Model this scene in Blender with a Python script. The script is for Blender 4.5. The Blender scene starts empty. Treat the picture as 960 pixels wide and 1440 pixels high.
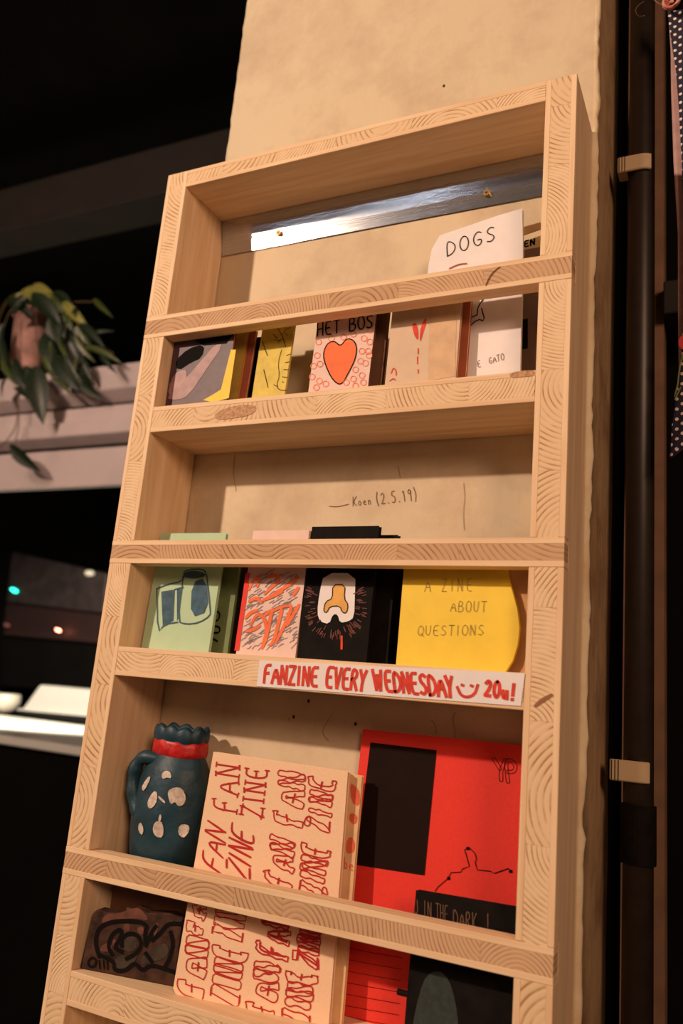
import bpy, bmesh, math, random
from mathutils import Vector, Matrix, noise
random.seed(7)
C = bpy.context.scene.collection
scn = bpy.context.scene

# ------------------------------------------------------------------ camera
CAM = Vector((0.71281, -0.78209, 1.56490)); F = 1150.05
RIGHT = Vector((0.89802, 0.43108, 0.08768)); DOWN = Vector((-0.02093, 0.24122, -0.97024)); FWD = Vector((-0.43940, 0.86945, 0.22564))
def fix_axes():
    global RIGHT, DOWN, FWD
    r = Vector((-0.24111708, 0.45508806, 0.03448675)); th = r.length; k = r/th
    K = Matrix(((0,-k.z,k.y),(k.z,0,-k.x),(-k.y,k.x,0)))
    R = Matrix.Identity(3) + math.sin(th)*K + (1-math.cos(th))*(K@K)
    R = R @ Matrix(((1,0,0),(0,0,-1),(0,1,0)))
    RIGHT, DOWN, FWD = Vector(R[0]), Vector(R[1]), Vector(R[2])
fix_axes()
cam = bpy.data.cameras.new('camera'); co = bpy.data.objects.new('camera', cam); C.objects.link(co)
m = Matrix((RIGHT, -DOWN, -FWD)).transposed().to_4x4(); m.translation = CAM
co.matrix_world = m
cam.sensor_fit = 'HORIZONTAL'; cam.sensor_width = 24.0; cam.lens = F/960*24.0
cam.clip_start = 0.02; cam.clip_end = 60
cam.dof.use_dof = True; cam.dof.focus_distance = 0.93; cam.dof.aperture_fstop = 4.2
scn.camera = co

# ------------------------------------------------------------------ world, exposure, lamps
scn.view_settings.view_transform = 'Standard'; scn.view_settings.look = 'None'
scn.view_settings.gamma = 1; scn.view_settings.use_curve_mapping = False
scn.view_settings.exposure = 0.0
w = bpy.data.worlds.new('world'); scn.world = w; w.use_nodes = True
w.node_tree.nodes['Background'].inputs[0].default_value = (1.0, 0.62, 0.45, 1)
w.node_tree.nodes['Background'].inputs[1].default_value = 0.075
def lamp(name, kind, loc, energy, col, size=0.05, aim=None, **kw):
    l = bpy.data.lights.new(name, kind); l.energy = energy; l.color = col
    if kind == 'AREA': l.shape = 'DISK'; l.size = size
    else: l.shadow_soft_size = size
    for k, v in kw.items(): setattr(l, k, v)
    o = bpy.data.objects.new(name, l); C.objects.link(o); o.location = loc
    if aim: o.rotation_euler = (Vector(aim)-Vector(loc)).to_track_quat('-Z','Y').to_euler()
    return o
lamp('key_bulb', 'POINT', (-1.25,-2.2,2.92), 285, (1,.72,.53), 0.05)
lamp('room_lamp', 'AREA', (2.3,-2.2,2.7), 40, (1,.60,.38), 0.9, (0.4,0,1.6))
for x in (-1.055,-.723,-.566,-.457,-.376):
    lamp('string_bulb', 'POINT', (x,-2.3,2.685), .55, (.88,.93,1), 0.02)
lamp('counter_lamp', 'SPOT', (-2.5,2.0,2.2), 210, (1,.88,.70), 0.06, (-2.9,3.0,1.3), spot_size=2.0, spot_blend=.5)
lamp('ledge_lamp', 'SPOT', (-1.2,-.9,3.2), 62, (1,.66,.52), 0.15, (-1.75,1.5,2.5), spot_size=.66, spot_blend=.6)

# ------------------------------------------------------------------ materials
def lin(r,g,b): return tuple(((c/255)/12.92 if c/255<=.04045 else (((c/255)+.055)/1.055)**2.4) for c in (r,g,b))
def mat(name, col, rough=.7, metal=0, var=.12, nscale=60, bump=0.0, bscale=300, emit=None, estr=0, stretch=(1,1,1), spec=.5):
    M = bpy.data.materials.new(name); M.use_nodes = True; nt = M.node_tree; N = nt.nodes; L = nt.links
    b = N['Principled BSDF']; b.inputs['Roughness'].default_value = rough; b.inputs['Metallic'].default_value = metal
    b.inputs['Specular IOR Level'].default_value = spec
    tc = N.new('ShaderNodeTexCoord'); mp = N.new('ShaderNodeMapping'); L.new(tc.outputs['Object'], mp.inputs[0])
    mp.inputs['Scale'].default_value = stretch
    n = N.new('ShaderNodeTexNoise'); n.inputs['Scale'].default_value = nscale; n.inputs['Detail'].default_value = 5
    L.new(mp.outputs[0], n.inputs['Vector'])
    cr = N.new('ShaderNodeValToRGB'); e = cr.color_ramp.elements
    e[0].position = .3; e[0].color = (*[c*(1-var) for c in col],1); e[1].position = .7; e[1].color = (*[min(1,c*(1+var)) for c in col],1)
    L.new(n.outputs['Fac'], cr.inputs[0]); L.new(cr.outputs[0], b.inputs['Base Color'])
    if bump:
        n2 = N.new('ShaderNodeTexNoise'); n2.inputs['Scale'].default_value = bscale; n2.inputs['Detail'].default_value = 4
        L.new(mp.outputs[0], n2.inputs['Vector'])
        bp = N.new('ShaderNodeBump'); bp.inputs['Strength'].default_value = bump; bp.inputs['Distance'].default_value = .002
        L.new(n2.outputs['Fac'], bp.inputs['Height']); L.new(bp.outputs[0], b.inputs['Normal'])
    if emit: b.inputs['Emission Color'].default_value = (*emit,1); b.inputs['Emission Strength'].default_value = estr
    return M
def wood_long(name, axis, base, dark):
    M = bpy.data.materials.new(name); M.use_nodes = True; nt = M.node_tree; N = nt.nodes; L = nt.links
    b = N['Principled BSDF']; b.inputs['Roughness'].default_value = .6; b.inputs['Specular IOR Level'].default_value = .3
    tc = N.new('ShaderNodeTexCoord'); mp = N.new('ShaderNodeMapping'); L.new(tc.outputs['Object'], mp.inputs[0])
    mp.inputs['Scale'].default_value = {'X':(.06,1,1),'Z':(1,1,.06)}[axis]
    n = N.new('ShaderNodeTexNoise'); n.inputs['Scale'].default_value = 95; n.inputs['Detail'].default_value = 3; n.inputs['Distortion'].default_value = .6
    L.new(mp.outputs[0], n.inputs['Vector'])
    cr = N.new('ShaderNodeValToRGB'); e = cr.color_ramp.elements
    e[0].position=.32; e[0].color=(*dark,1); e[1].position=.62; e[1].color=(*base,1)
    L.new(n.outputs['Fac'], cr.inputs[0])
    v = N.new('ShaderNodeTexVoronoi'); v.inputs['Scale'].default_value = 9      # knots
    mp2 = N.new('ShaderNodeMapping'); mp2.inputs['Scale'].default_value = {'X':(.6,1,1),'Z':(1,1,.6)}[axis]
    L.new(tc.outputs['Object'], mp2.inputs[0]); L.new(mp2.outputs[0], v.inputs['Vector'])
    k = N.new('ShaderNodeValToRGB'); k.color_ramp.elements[0].position=.03; k.color_ramp.elements[0].color=(1,1,1,1)
    k.color_ramp.elements[1].position=.09; k.color_ramp.elements[1].color=(0,0,0,1); L.new(v.outputs['Distance'], k.inputs[0])
    mx = N.new('ShaderNodeMix'); mx.data_type='RGBA'; L.new(k.outputs[0], mx.inputs[0]); L.new(cr.outputs[0], mx.inputs[6]); mx.inputs[7].default_value=(.30,.13,.05,1)
    L.new(mx.outputs[2], b.inputs['Base Color'])
    bp = N.new('ShaderNodeBump'); bp.inputs['Strength'].default_value=.15; bp.inputs['Distance'].default_value=.001
    L.new(n.outputs['Fac'], bp.inputs['Height']); L.new(bp.outputs[0], b.inputs['Normal'])
    return M
def wood_end(name, base, line, lo, tint):
    M = bpy.data.materials.new(name); M.use_nodes = True; nt = M.node_tree; N = nt.nodes; L = nt.links
    b = N['Principled BSDF']; b.inputs['Roughness'].default_value=.75; b.inputs['Specular IOR Level'].default_value=.2
    tc = N.new('ShaderNodeTexCoord'); oi = N.new('ShaderNodeObjectInfo')
    wv = N.new('ShaderNodeTexWave'); wv.wave_type='RINGS'; wv.rings_direction='Y'
    wv.inputs['Distortion'].default_value=2.6; wv.inputs['Detail'].default_value=2.5; wv.inputs['Detail Scale'].default_value=.3
    sc = N.new('ShaderNodeMapRange'); sc.inputs['To Min'].default_value=44; sc.inputs['To Max'].default_value=88
    L.new(oi.outputs['Random'], sc.inputs['Value']); L.new(sc.outputs[0], wv.inputs['Scale']); L.new(tc.outputs['Object'], wv.inputs['Vector'])
    cr = N.new('ShaderNodeValToRGB'); e=cr.color_ramp.elements
    e[0].position=.45; e[0].color=(*base,1); e[1].position=1; e[1].color=(*line,1)
    q=e.new(.80); q.color=(*[base[k]*.72+line[k]*.28 for k in range(3)],1)
    L.new(wv.outputs['Fac'], cr.inputs[0])
    n = N.new('ShaderNodeTexNoise'); n.inputs['Scale'].default_value=38; n.inputs['Detail'].default_value=4; L.new(tc.outputs['Object'], n.inputs['Vector'])
    mr = N.new('ShaderNodeMapRange'); mr.inputs['From Min'].default_value=.36; mr.inputs['From Max'].default_value=.62; mr.inputs['To Min'].default_value=lo; mr.inputs['To Max'].default_value=1.0
    L.new(n.outputs['Fac'], mr.inputs['Value'])
    mx = N.new('ShaderNodeMix'); mx.data_type='RGBA'; L.new(mr.outputs[0], mx.inputs[0]); mx.inputs[6].default_value=(*base,1); L.new(cr.outputs[0], mx.inputs[7])
    mul = N.new('ShaderNodeMix'); mul.data_type='RGBA'; mul.blend_type='MULTIPLY'; mul.inputs[0].default_value=1
    r2 = N.new('ShaderNodeValToRGB'); r2.color_ramp.elements[0].color=(*tint,1); r2.color_ramp.elements[1].color=(1.0,1.0,1.0,1); L.new(oi.outputs['Random'], r2.inputs[0])
    L.new(mx.outputs[2], mul.inputs[6]); L.new(r2.outputs[0], mul.inputs[7]); L.new(mul.outputs[2], b.inputs['Base Color'])
    bp = N.new('ShaderNodeBump'); bp.inputs['Strength'].default_value=.2; bp.inputs['Distance'].default_value=.001; bp.invert=True
    L.new(wv.outputs['Fac'], bp.inputs['Height']); L.new(bp.outputs[0], b.inputs['Normal'])
    return M
WX = wood_long('spruce_long_grain', 'X', (.90,.68,.44), (.78,.53,.31))
WZ = wood_long('spruce_upright_grain', 'Z', (.90,.68,.44), (.78,.53,.31))
WE = wood_end('spruce_end_grain', (.86,.65,.42), (.42,.22,.09), .0, (.93,.90,.86))
WB = wood_end('pinkish_end_grain', (.68,.45,.27), (.34,.17,.08), .3, (.86,.84,.82))
def plaster(name, col, blotch, bump):
    M = bpy.data.materials.new(name); M.use_nodes=True; nt=M.node_tree; N=nt.nodes; L=nt.links
    b=N['Principled BSDF']; b.inputs['Roughness'].default_value=.8; b.inputs['Specular IOR Level'].default_value=.25
    tc=N.new('ShaderNodeTexCoord'); n=N.new('ShaderNodeTexNoise'); n.inputs['Scale'].default_value=9; n.inputs['Detail'].default_value=8; n.inputs['Roughness'].default_value=.65
    L.new(tc.outputs['Object'], n.inputs['Vector'])
    cr=N.new('ShaderNodeValToRGB'); e=cr.color_ramp.elements; e[0].position=.32; e[0].color=(*blotch,1); e[1].position=.55; e[1].color=(*col,1)
    L.new(n.outputs['Fac'], cr.inputs[0]); L.new(cr.outputs[0], b.inputs['Base Color'])
    mp=N.new('ShaderNodeMapping'); mp.inputs['Scale'].default_value=(1,1,.45); L.new(tc.outputs['Object'], mp.inputs[0])
    n2=N.new('ShaderNodeTexNoise'); n2.inputs['Scale'].default_value=45; n2.inputs['Detail'].default_value=9; L.new(mp.outputs[0], n2.inputs['Vector'])
    bp=N.new('ShaderNodeBump'); bp.inputs['Strength'].default_value=bump; bp.inputs['Distance'].default_value=.004
    L.new(n2.outputs['Fac'], bp.inputs['Height']); L.new(bp.outputs[0], b.inputs['Normal'])
    return M
M_col = plaster('cream_paint_on_concrete', (.71,.60,.42), (.58,.46,.32), .5)
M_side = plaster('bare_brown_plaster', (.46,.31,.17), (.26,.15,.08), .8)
M_alu = mat('brushed_aluminium', (.50,.53,.58), .15, .9, .08, 400, .08, 500, stretch=(.05,1,1))
M_brass = mat('brass_screw', (.50,.33,.12), .35, .9)
M_dk = mat('black_hole', (.02,.015,.01), .9)
M_white = mat('white_paper', (.86,.83,.84), .7, var=.03)
M_cream = mat('cream_pages', (.72,.60,.45), .8, var=.05)
M_riso = mat('pale_orange_paper', (.93,.66,.44), .75, var=.04, nscale=500)
M_red = mat('red_print', (.50,.012,.014), .7)
M_rmark = mat('red_marker', (.70,.045,.018), .7, var=.2, nscale=150)
M_orange = mat('orange_print', (.90,.18,.05), .7)
M_black = mat('black_ink', (.006,.005,.005), .8, spec=.1)
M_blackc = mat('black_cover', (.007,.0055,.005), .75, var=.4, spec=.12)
M_pencil = mat('pencil', (.30,.24,.07), .7)
M_pen = mat('thin_brown_pen', (.18,.11,.06), .8)
M_yellow = mat('yellow_paper', (.90,.66,.045), .6, var=.04)
M_lemon = mat('lemon_paper', (.68,.53,.07), .6, var=.12, nscale=80)
M_kraft = mat('kraft_paper', (.60,.34,.15), .8)
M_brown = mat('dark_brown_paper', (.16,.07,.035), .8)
M_redc = mat('red_cover', (.80,.035,.020), .7, var=.05, nscale=300)
M_green = mat('pale_green_paper', (.46,.66,.44), .7, var=.03)
M_greend = mat('deep_green_paper', (.16,.22,.09), .7)
M_blue = mat('blue_print', (.035,.10,.16), .7, var=.35, nscale=120)
M_purple = mat('purple_photo_print', (.075,.035,.05), .5, var=.3, nscale=90)
M_pink = mat('pale_pink_print', (.34,.19,.19), .5, var=.2, nscale=90)
M_pinkpaper = mat('pink_white_paper', (.80,.60,.54), .7, var=.05)
M_tan = mat('tan_paper', (.66,.46,.28), .75)
M_beige = mat('beige_paper', (.68,.53,.38), .75, var=.04)
M_terr = mat('rust_red_paper', (.42,.11,.05), .7)
M_grey = mat('grey_print', (.26,.22,.25), .7)
M_clay = mat('blue_glazed_clay', (.008,.044,.068), .5, var=.35, nscale=45, bump=.5, bscale=90)
M_clayred = mat('red_glazed_clay', (.50,.015,.015), .4, var=.3, nscale=150, bump=.5, bscale=120)
M_spot = mat('chalky_white_glaze', (.62,.53,.45), .6, var=.25, nscale=250, bump=.3)
M_tile = mat('rough_brown_clay', (.055,.026,.017), .6, var=.5, nscale=70, bump=.6, bscale=120, spec=.2)
M_tilep = mat('pinkish_clay_paint', (.15,.06,.04), .6, spec=.2, var=.3, nscale=90)
M_tileg = mat('grey_clay_paint', (.055,.042,.03), .6, spec=.2, var=.3, nscale=90)
M_pipe = mat('black_pipe', (.022,.015,.011), .42, var=.2)
M_clip = mat('beige_plastic', (.62,.48,.30), .45, var=.03)
M_ledge = mat('pink_white_painted_board', (.56,.47,.47), .6, var=.09, nscale=7, stretch=(1,1,.6))
M_dark = mat('dark_room_black', (.004,.0034,.003), .9, var=.3, nscale=4, spec=.1)  # near-black colour puts the darkness of the unlit room into its surfaces
M_beam = mat('dark_timber', (.024,.018,.014), .8, var=.2, nscale=6)
M_floor = mat('dark_floor', (.05,.035,.025), .6)
M_counter = mat('white_counter', (.80,.78,.72), .35, var=.02)
M_steel = mat('dull_steel', (.060,.043,.043), .5, .3, var=.3, nscale=14)
M_pot = mat('terracotta_pot', (.46,.25,.21), .8, var=.35, nscale=18)
M_leaf = mat('green_leaf', (.050,.072,.016), .4, var=.4, nscale=20)
M_leafd = mat('dark_green_leaf', (.010,.022,.009), .45, var=.4, nscale=20)
M_leafy = mat('yellow_green_leaf', (.22,.22,.05), .4, var=.3, nscale=20)
M_stem = mat('brown_stem', (.12,.08,.04), .7)
M_trim = mat('brown_wood_trim', (.24,.13,.075), .7, var=.2, nscale=20)
M_teal = mat('dark_teal_print', (.022,.034,.030), .7, var=.3, nscale=200)
M_gold = mat('ochre_print', (.78,.42,.10), .7)
M_faint = mat('faint_bronze_print', (.15,.075,.035), .6)
M_dredb = mat('dark_red_brush', (.13,.03,.02), .7, var=.5, nscale=300)

# ------------------------------------------------------------------ builders
def obj(name, bm, material, parent=None, org=Vector((0,0,0)), smooth=False, bevel=0):
    me = bpy.data.meshes.new(name)
    org = Vector(org)
    bmesh.ops.recalc_face_normals(bm, faces=bm.faces) if smooth != 'raw' else None
    for v in bm.verts: v.co -= org
    if smooth is True:
        for f in bm.faces: f.smooth = True
    bm.to_mesh(me); bm.free()
    me.materials.append(material)
    o = bpy.data.objects.new(name, me); C.objects.link(o)
    o.location = org
    if parent:
        o.parent = parent; o.location = org - world_loc(parent)
    if bevel:
        b = o.modifiers.new('bevel','BEVEL'); b.width = bevel; b.segments = 1; b.limit_method='ANGLE'
    return o
def world_loc(o):
    l = Vector(o.location)
    while o.parent: o = o.parent; l += Vector(o.location)
    return l
def thing(name, label, cat, loc, group=None):
    o = bpy.data.objects.new(name, None); C.objects.link(o); o.location = loc; o.empty_display_size=.03
    return tag(o, label, cat, group)
def tag(o, label, cat, group=None):
    o['label']=label; o['category']=cat
    if group: o['group']=group
    return o
def struct(o): o['kind']='structure'; return o
def bx(bm, x0,x1,y0,y1,z0,z1):
    vs=[bm.verts.new((x,y,z)) for z in (z0,z1) for y in (y0,y1) for x in (x0,x1)]
    for f in ((0,2,3,1),(4,5,7,6),(0,1,5,4),(2,6,7,3),(0,4,6,2),(1,3,7,5)): bm.faces.new([vs[i] for i in f])
    return bm
def box(*a): return bx(bmesh.new(),*a)
def extr(bm, ring0, ring1):
    a=[bm.verts.new(p) for p in ring0]; b=[bm.verts.new(p) for p in ring1]; n=len(a)
    bm.faces.new(a); bm.faces.new(b[::-1])
    for i in range(n): bm.faces.new((a[i],b[i],b[(i+1)%n],a[(i+1)%n]))
def tube(bm, pts, r, n=10, cap=True):
    pts=[Vector(p) for p in pts]; rings=[]
    rr = r if isinstance(r,(list,tuple)) else [r]*len(pts)
    up=None
    for i,p in enumerate(pts):
        t=(pts[min(i+1,len(pts)-1)]-pts[max(i-1,0)]).normalized()
        if up is None: up=t.orthogonal().normalized()
        up=(up-t*up.dot(t)).normalized(); s=t.cross(up)
        rings.append([bm.verts.new(p+rr[i]*(math.cos(a)*up+math.sin(a)*s)) for a in [2*math.pi*j/n for j in range(n)]])
    for a,b in zip(rings,rings[1:]):
        for j in range(n): bm.faces.new((a[j],a[(j+1)%n],b[(j+1)%n],b[j]))
    if cap: bm.faces.new(rings[0][::-1]); bm.faces.new(rings[-1])
def ray(u,v): return (RIGHT*((u-480)/F)+DOWN*((v-720)/F)+FWD)
def at(u,v,Y):
    d=ray(u,v); return CAM+d*((Y-CAM.y)/d.y)
def atz(u,v,Z):
    d=ray(u,v); return CAM+d*((Z-CAM.z)/d.z)
class Plane:                                   # y = y0 + k (z - z0)
    def __init__(s,y0,k=0,z0=0,m=0,x0=0,xmin=-9): s.y0=y0; s.k=k; s.z0=z0; s.m=m; s.x0=x0; s.xmin=xmin; s.n=Vector((m,-1,k)).normalized()
    def pt(s,x,z,off=0):
        if off>0 and s.z0>0: z=max(z,s.z0+.0006)
        if off>0: x=max(x,s.xmin)
        return Vector((x,s.y0+s.k*(z-s.z0)+s.m*(x-s.x0),z))+s.n*off
    def px(s,u,v):
        d=ray(u,v); t=(s.y0+s.k*(CAM.z-s.z0)+s.m*(CAM.x-s.x0)-CAM.y)/(d.y-s.k*d.z-s.m*d.x); p=CAM+d*t; return (p.x,p.z)
def smooth_line(p, it=2, closed=False):
    for _ in range(it):
        q=[] if closed else [p[0]]
        n=len(p)
        for i in range(n if closed else n-1):
            a=p[i]; b=p[(i+1)%n]
            q+= [(a[0]*.75+b[0]*.25,a[1]*.75+b[1]*.25),(a[0]*.25+b[0]*.75,a[1]*.25+b[1]*.75)]
        if not closed: q.append(p[-1])
        p=q
    return p
STK=[0]
def ribbon(bm, pl, pts, w, off=.0004, closed=False, taper=False):
    STK[0]=(STK[0]+1)%12; off+=STK[0]*.000025
    n=len(pts); L=[]; R=[]
    for i in range(n):
        a=pts[(i-1)%n] if (closed or i>0) else pts[i]; b=pts[(i+1)%n] if (closed or i<n-1) else pts[i]
        dx,dz=b[0]-a[0],b[1]-a[1]; l=math.hypot(dx,dz) or 1e-9
        ww=w/2
        if taper: ww*= .45+.55*math.sin(math.pi*min(1,max(0,(i+.6)/(n+.2))))
        nx,nz=-dz/l*ww,dx/l*ww
        ex,ez=(0,0)
        if not closed and i==0: ex,ez=-dx/l*ww*.6,-dz/l*ww*.6
        if not closed and i==n-1: ex,ez=dx/l*ww*.6,dz/l*ww*.6
        L.append(bm.verts.new(pl.pt(pts[i][0]+nx+ex,pts[i][1]+nz+ez,off))); R.append(bm.verts.new(pl.pt(pts[i][0]-nx+ex,pts[i][1]-nz+ez,off)))
    for i in range(n if closed else n-1):
        j=(i+1)%n; bm.faces.new((L[i],L[j],R[j],R[i]))
def pline(bm, pl, px, w, off=.0004, it=2, closed=False, taper=False):
    ribbon(bm, pl, smooth_line([pl.px(*p) for p in px],it,closed), w, off, closed, taper)
def patch(bm, pl, px, off=.0003, it=0):
    pts=smooth_line([pl.px(*p) for p in px],it,True)
    bm.faces.new([bm.verts.new(pl.pt(x,z,off)) for x,z in pts])
def arc(cx,cy,rx,ry,a0,a1,n=9): return [(cx+rx*math.cos(math.radians(a0+(a1-a0)*i/(n-1))),cy+ry*math.sin(math.radians(a0+(a1-a0)*i/(n-1)))) for i in range(n)]
FONT={
'A':[[(0,0),(.35,1),(.72,0)],[(.14,.36),(.6,.36)]], 'B':[[(.05,0),(.05,1),(.4,.98),(.58,.78),(.4,.55),(.08,.52)],[(.3,.53),(.66,.42),(.62,.1),(.35,0),(.05,0)]],
'D':[[(.05,0),(.05,1),(.4,.92),(.68,.6),(.66,.3),(.4,.05),(.05,0)]], 'E':[[(.6,1),(.05,1),(.05,0),(.6,0)],[(.05,.5),(.48,.52)]],
'F':[[(.6,1),(.06,.98),(.05,0)],[(.05,.52),(.45,.55)]], 'G':[[(.66,.86),(.4,1),(.1,.75),(.05,.35),(.3,0),(.62,.1),(.66,.42),(.36,.42)]],
'H':[[(.05,1),(.05,0)],[(.6,1),(.6,0)],[(.05,.5),(.6,.52)]], 'I':[[(.15,1),(.15,0)]], 'J':[[(.45,1),(.45,.2),(.25,0),(.05,.15)]],
'K':[[(.05,1),(.05,0)],[(.58,1),(.06,.45),(.6,0)]], 'N':[[(.05,0),(.08,1)],[(.08,1),(.58,0)],[(.58,0),(.6,1)]],
'O':[arc(.36,.5,.33,.5,100,460,14)], 'P':[[(.05,0),(.05,1),(.45,.98),(.62,.75),(.45,.5),(.05,.48)]], 'Q':[arc(.36,.5,.33,.48,100,460,14),[(.4,.25),(.74,-.08)]],
'R':[[(.05,0),(.05,1),(.42,.98),(.58,.76),(.4,.55),(.06,.5)],[(.25,.5),(.62,0)]], 'S':[[(.6,.88),(.38,1),(.1,.85),(.14,.62),(.5,.42),(.6,.2),(.35,0),(.05,.1)]],
'T':[[(.32,1),(.32,0)],[(.0,1),(.66,1)]], 'U':[[(.05,1),(.06,.25),(.3,0),(.56,.2),(.6,1)]], 'V':[[(.02,1),(.32,0)],[(.32,0),(.62,1)]],
'W':[[(.0,1),(.2,0)],[(.2,0),(.4,.75)],[(.4,.75),(.6,0)],[(.6,0),(.8,1)]], 'Y':[[(.02,1),(.3,.5)],[(.62,1),(.3,.5),(.26,0)]], 'Z':[[(.05,1),(.6,1)],[(.6,1),(.05,0)],[(.05,0),(.62,0)]],
'M':[[(.0,0),(.1,1)],[(.1,1),(.38,.3)],[(.38,.3),(.66,1)],[(.66,1),(.74,0)]],
'2':[[(.08,.78),(.3,1),(.56,.8),(.46,.5),(.08,.03)],[(.08,.03),(.6,.03)]], '0':[arc(.32,.5,.27,.5,90,450,14)], '1':[[(.1,.8),(.3,1),(.3,0)]],
'5':[[(.58,1),(.14,1),(.1,.58),(.42,.6),(.58,.3),(.4,.02),(.06,.06)]], '9':[[(.5,.9),(.25,1),(.1,.72),(.3,.55),(.52,.72),(.52,.95),(.46,0)]],
'u':[[(.05,.5),(.08,.08),(.35,.02),(.46,.5)],[(.46,.5),(.5,0)]], '!':[[(.18,1),(.15,.28)],[(.14,.07),(.15,.0)]], '(':[[(.35,1.1),(.12,.5),(.35,-.12)]], ')':[[(.08,1.1),(.32,.5),(.08,-.12)]],
'.':[[(.12,.08),(.16,.0)]], 'o':[arc(.28,.27,.22,.27,90,450,10)], 'e':[[(.08,.3),(.45,.33),(.4,.55),(.2,.55),(.06,.25),(.25,0),(.48,.1)]], 'n':[[(.08,.55),(.08,0)],[(.08,.4),(.3,.56),(.44,.4),(.46,0)]],
'k':[[(.05,1),(.05,0)],[(.4,.55),(.06,.25),(.45,0)]], 'a':[arc(.25,.27,.2,.27,60,420,10),[(.46,.55),(.48,0)]], 'b':[[(.06,1),(.06,0)],arc(.28,.27,.22,.27,90,450,10)]}
ADV={'I':.38,'W':.98,'M':.95,' ':.55,'!':.4,'.':.35,'(':.5,')':.5,'u':.7,'1':.5}
def text(bm, pl, s, BL, BR, TL, w, off=.0005, style='line', jit=0, gap=.22, slant=0, thin=None):
    """strokes of s between baseline pixels BL..BR with cap height towards TL, on plane pl"""
    bl,br,tl=[Vector(pl.px(*p)) for p in (BL,BR,TL)]
    tot=sum(ADV.get(c,.68)+gap for c in s)-gap; ux=(br-bl)/tot; uy=tl-bl; x=0
    for c in s:
        for st in FONT.get(c,[]):
            p=[]
            for (a,b) in st:
                q=bl+ux*(x+a+slant*b)+uy*b; q+=Vector((random.uniform(-jit,jit),random.uniform(-jit,jit))); p.append(tuple(q))
            p=smooth_line(p,2 if len(p)>2 else 0)
            if style=='line': ribbon(bm,pl,p,w,off)
            elif style=='serif':
                ribbon(bm,pl,p,w,off)
                for e,f in ((p[0],p[1]),(p[-1],p[-2])):
                    d=Vector((e[0]-f[0],e[1]-f[1])).normalized()*w*1.3; ribbon(bm,pl,[(e[0]-d.y,e[1]+d.x),(e[0]+d.y,e[1]-d.x)],w*.8,off)
            elif style=='brush': ribbon(bm,pl,[p[0]]+[((p[i][0]+p[i+1][0])/2,(p[i][1]+p[i+1][1])/2) for i in range(len(p)-1)]+[p[-1]],w,off,taper=True)
            elif sum(math.hypot(a[0]-b[0],a[1]-b[1]) for a,b in zip(p,p[1:]))<w*1.9: ribbon(bm,pl,p,(thin or .0006)*1.5,off)
            else:                                        # outline: wobbly contour of a fat stroke
                m=[p[0]]
                for a,b in zip(p,p[1:]):
                    k=max(1,int(math.hypot(a[0]-b[0],a[1]-b[1])/(w*.8)))
                    m+=[(a[0]+(b[0]-a[0])*i/k,a[1]+(b[1]-a[1])*i/k) for i in range(1,k+1)]
                L=[];R=[]
                for i in range(len(m)):
                    a=m[max(i-1,0)]; b=m[min(i+1,len(m)-1)]; d=Vector((b[0]-a[0],b[1]-a[1])); d=d.normalized() if d.length>1e-9 else Vector((1,0))
                    h=w/2*(1+random.uniform(-.45,.55)*(1 if jit else .2)); L.append((m[i][0]-d.y*h,m[i][1]+d.x*h)); R.append((m[i][0]+d.y*h,m[i][1]-d.x*h))
                loop=L+R[::-1]
                ribbon(bm,pl,smooth_line(loop,0 if style=='angular' else 1,True),thin or .0006,off,closed=True)
        x+=ADV.get(c,.68)+gap

# ------------------------------------------------------------------ the room
struct(obj('floor', box(-5,4,-3.2,6,-.05,0), M_floor))
struct(obj('ceiling', box(-5,4,-3.2,6,4.3,4.4), M_dark))
struct(obj('wall_back', box(-5,4,5.9,6,0,4.3), M_dark))
struct(obj('wall_left', box(-5,-4.9,-3.2,5.9,0,4.3), M_dark))
# concrete column with ragged corners
X0,X1,Y0,Y1=.015,.5655,.0996,.275
def column():
    bm=bmesh.new(); rings=[]
    zs=[i*.012 for i in range(int(4.3/.012)+1)]; zs[-1]=4.3
    for z in zs:
        def nz(s,f,o): return noise.noise(Vector((o,s*.0+o*3,z*f)))
        rag=.0022*nz(1,60,1.3)+.004*max(0,nz(1,14,2.7)-.15)*(1 if z>2.4 else .5)
        ragr=.0024*nz(1,70,5.1)+.0022*nz(1,160,4.1)+.003*nz(1,11,6.1)
        backw=.006*nz(1,6,9.2)+.004*nz(1,22,8.8)
        prof=[(X0-.001,Y1),(X0+rag-.001,Y0+.004),(X0+rag+.004,Y0),(X0+.15,Y0),(X0+.3,Y0),(X1-.012,Y0),(X1-.005,Y0+.0006),
              (X1-.0005+ragr*.6,Y0+.0012),(X1+.0012+ragr*.8,Y0+.004),(X1+ragr*.7,Y0+.008),(X1-.003+ragr,Y0+.012),(X1-.002,Y0+.045),(X1-.001,Y1-.035+backw),(X1-.0005,Y1-.006+backw),(X1-.006,Y1+backw),(X1-.05,Y1)]
        rings.append([bm.verts.new((x,y,z)) for x,y in prof])
    n=len(rings[0])
    for a,b in zip(rings,rings[1:]):
        for j in range(n):
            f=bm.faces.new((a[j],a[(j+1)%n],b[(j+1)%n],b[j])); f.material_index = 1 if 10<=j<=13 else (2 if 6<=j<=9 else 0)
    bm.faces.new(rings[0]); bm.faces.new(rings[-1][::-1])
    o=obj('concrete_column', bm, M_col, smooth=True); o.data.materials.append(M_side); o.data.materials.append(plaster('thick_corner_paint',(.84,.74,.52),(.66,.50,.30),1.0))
    return o
col=column(); tag(col,'cream painted concrete column with chipped corners behind the wooden zine rack','column')
wp=Plane(Y0,0)
bm=bmesh.new()
text(bm,wp,'K',(496,712),(502,711),(496,699),.0009,off=.0006)
text(bm,wp,'oen',(504,711),(523,709),(503,700),.0008,off=.0006)
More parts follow.
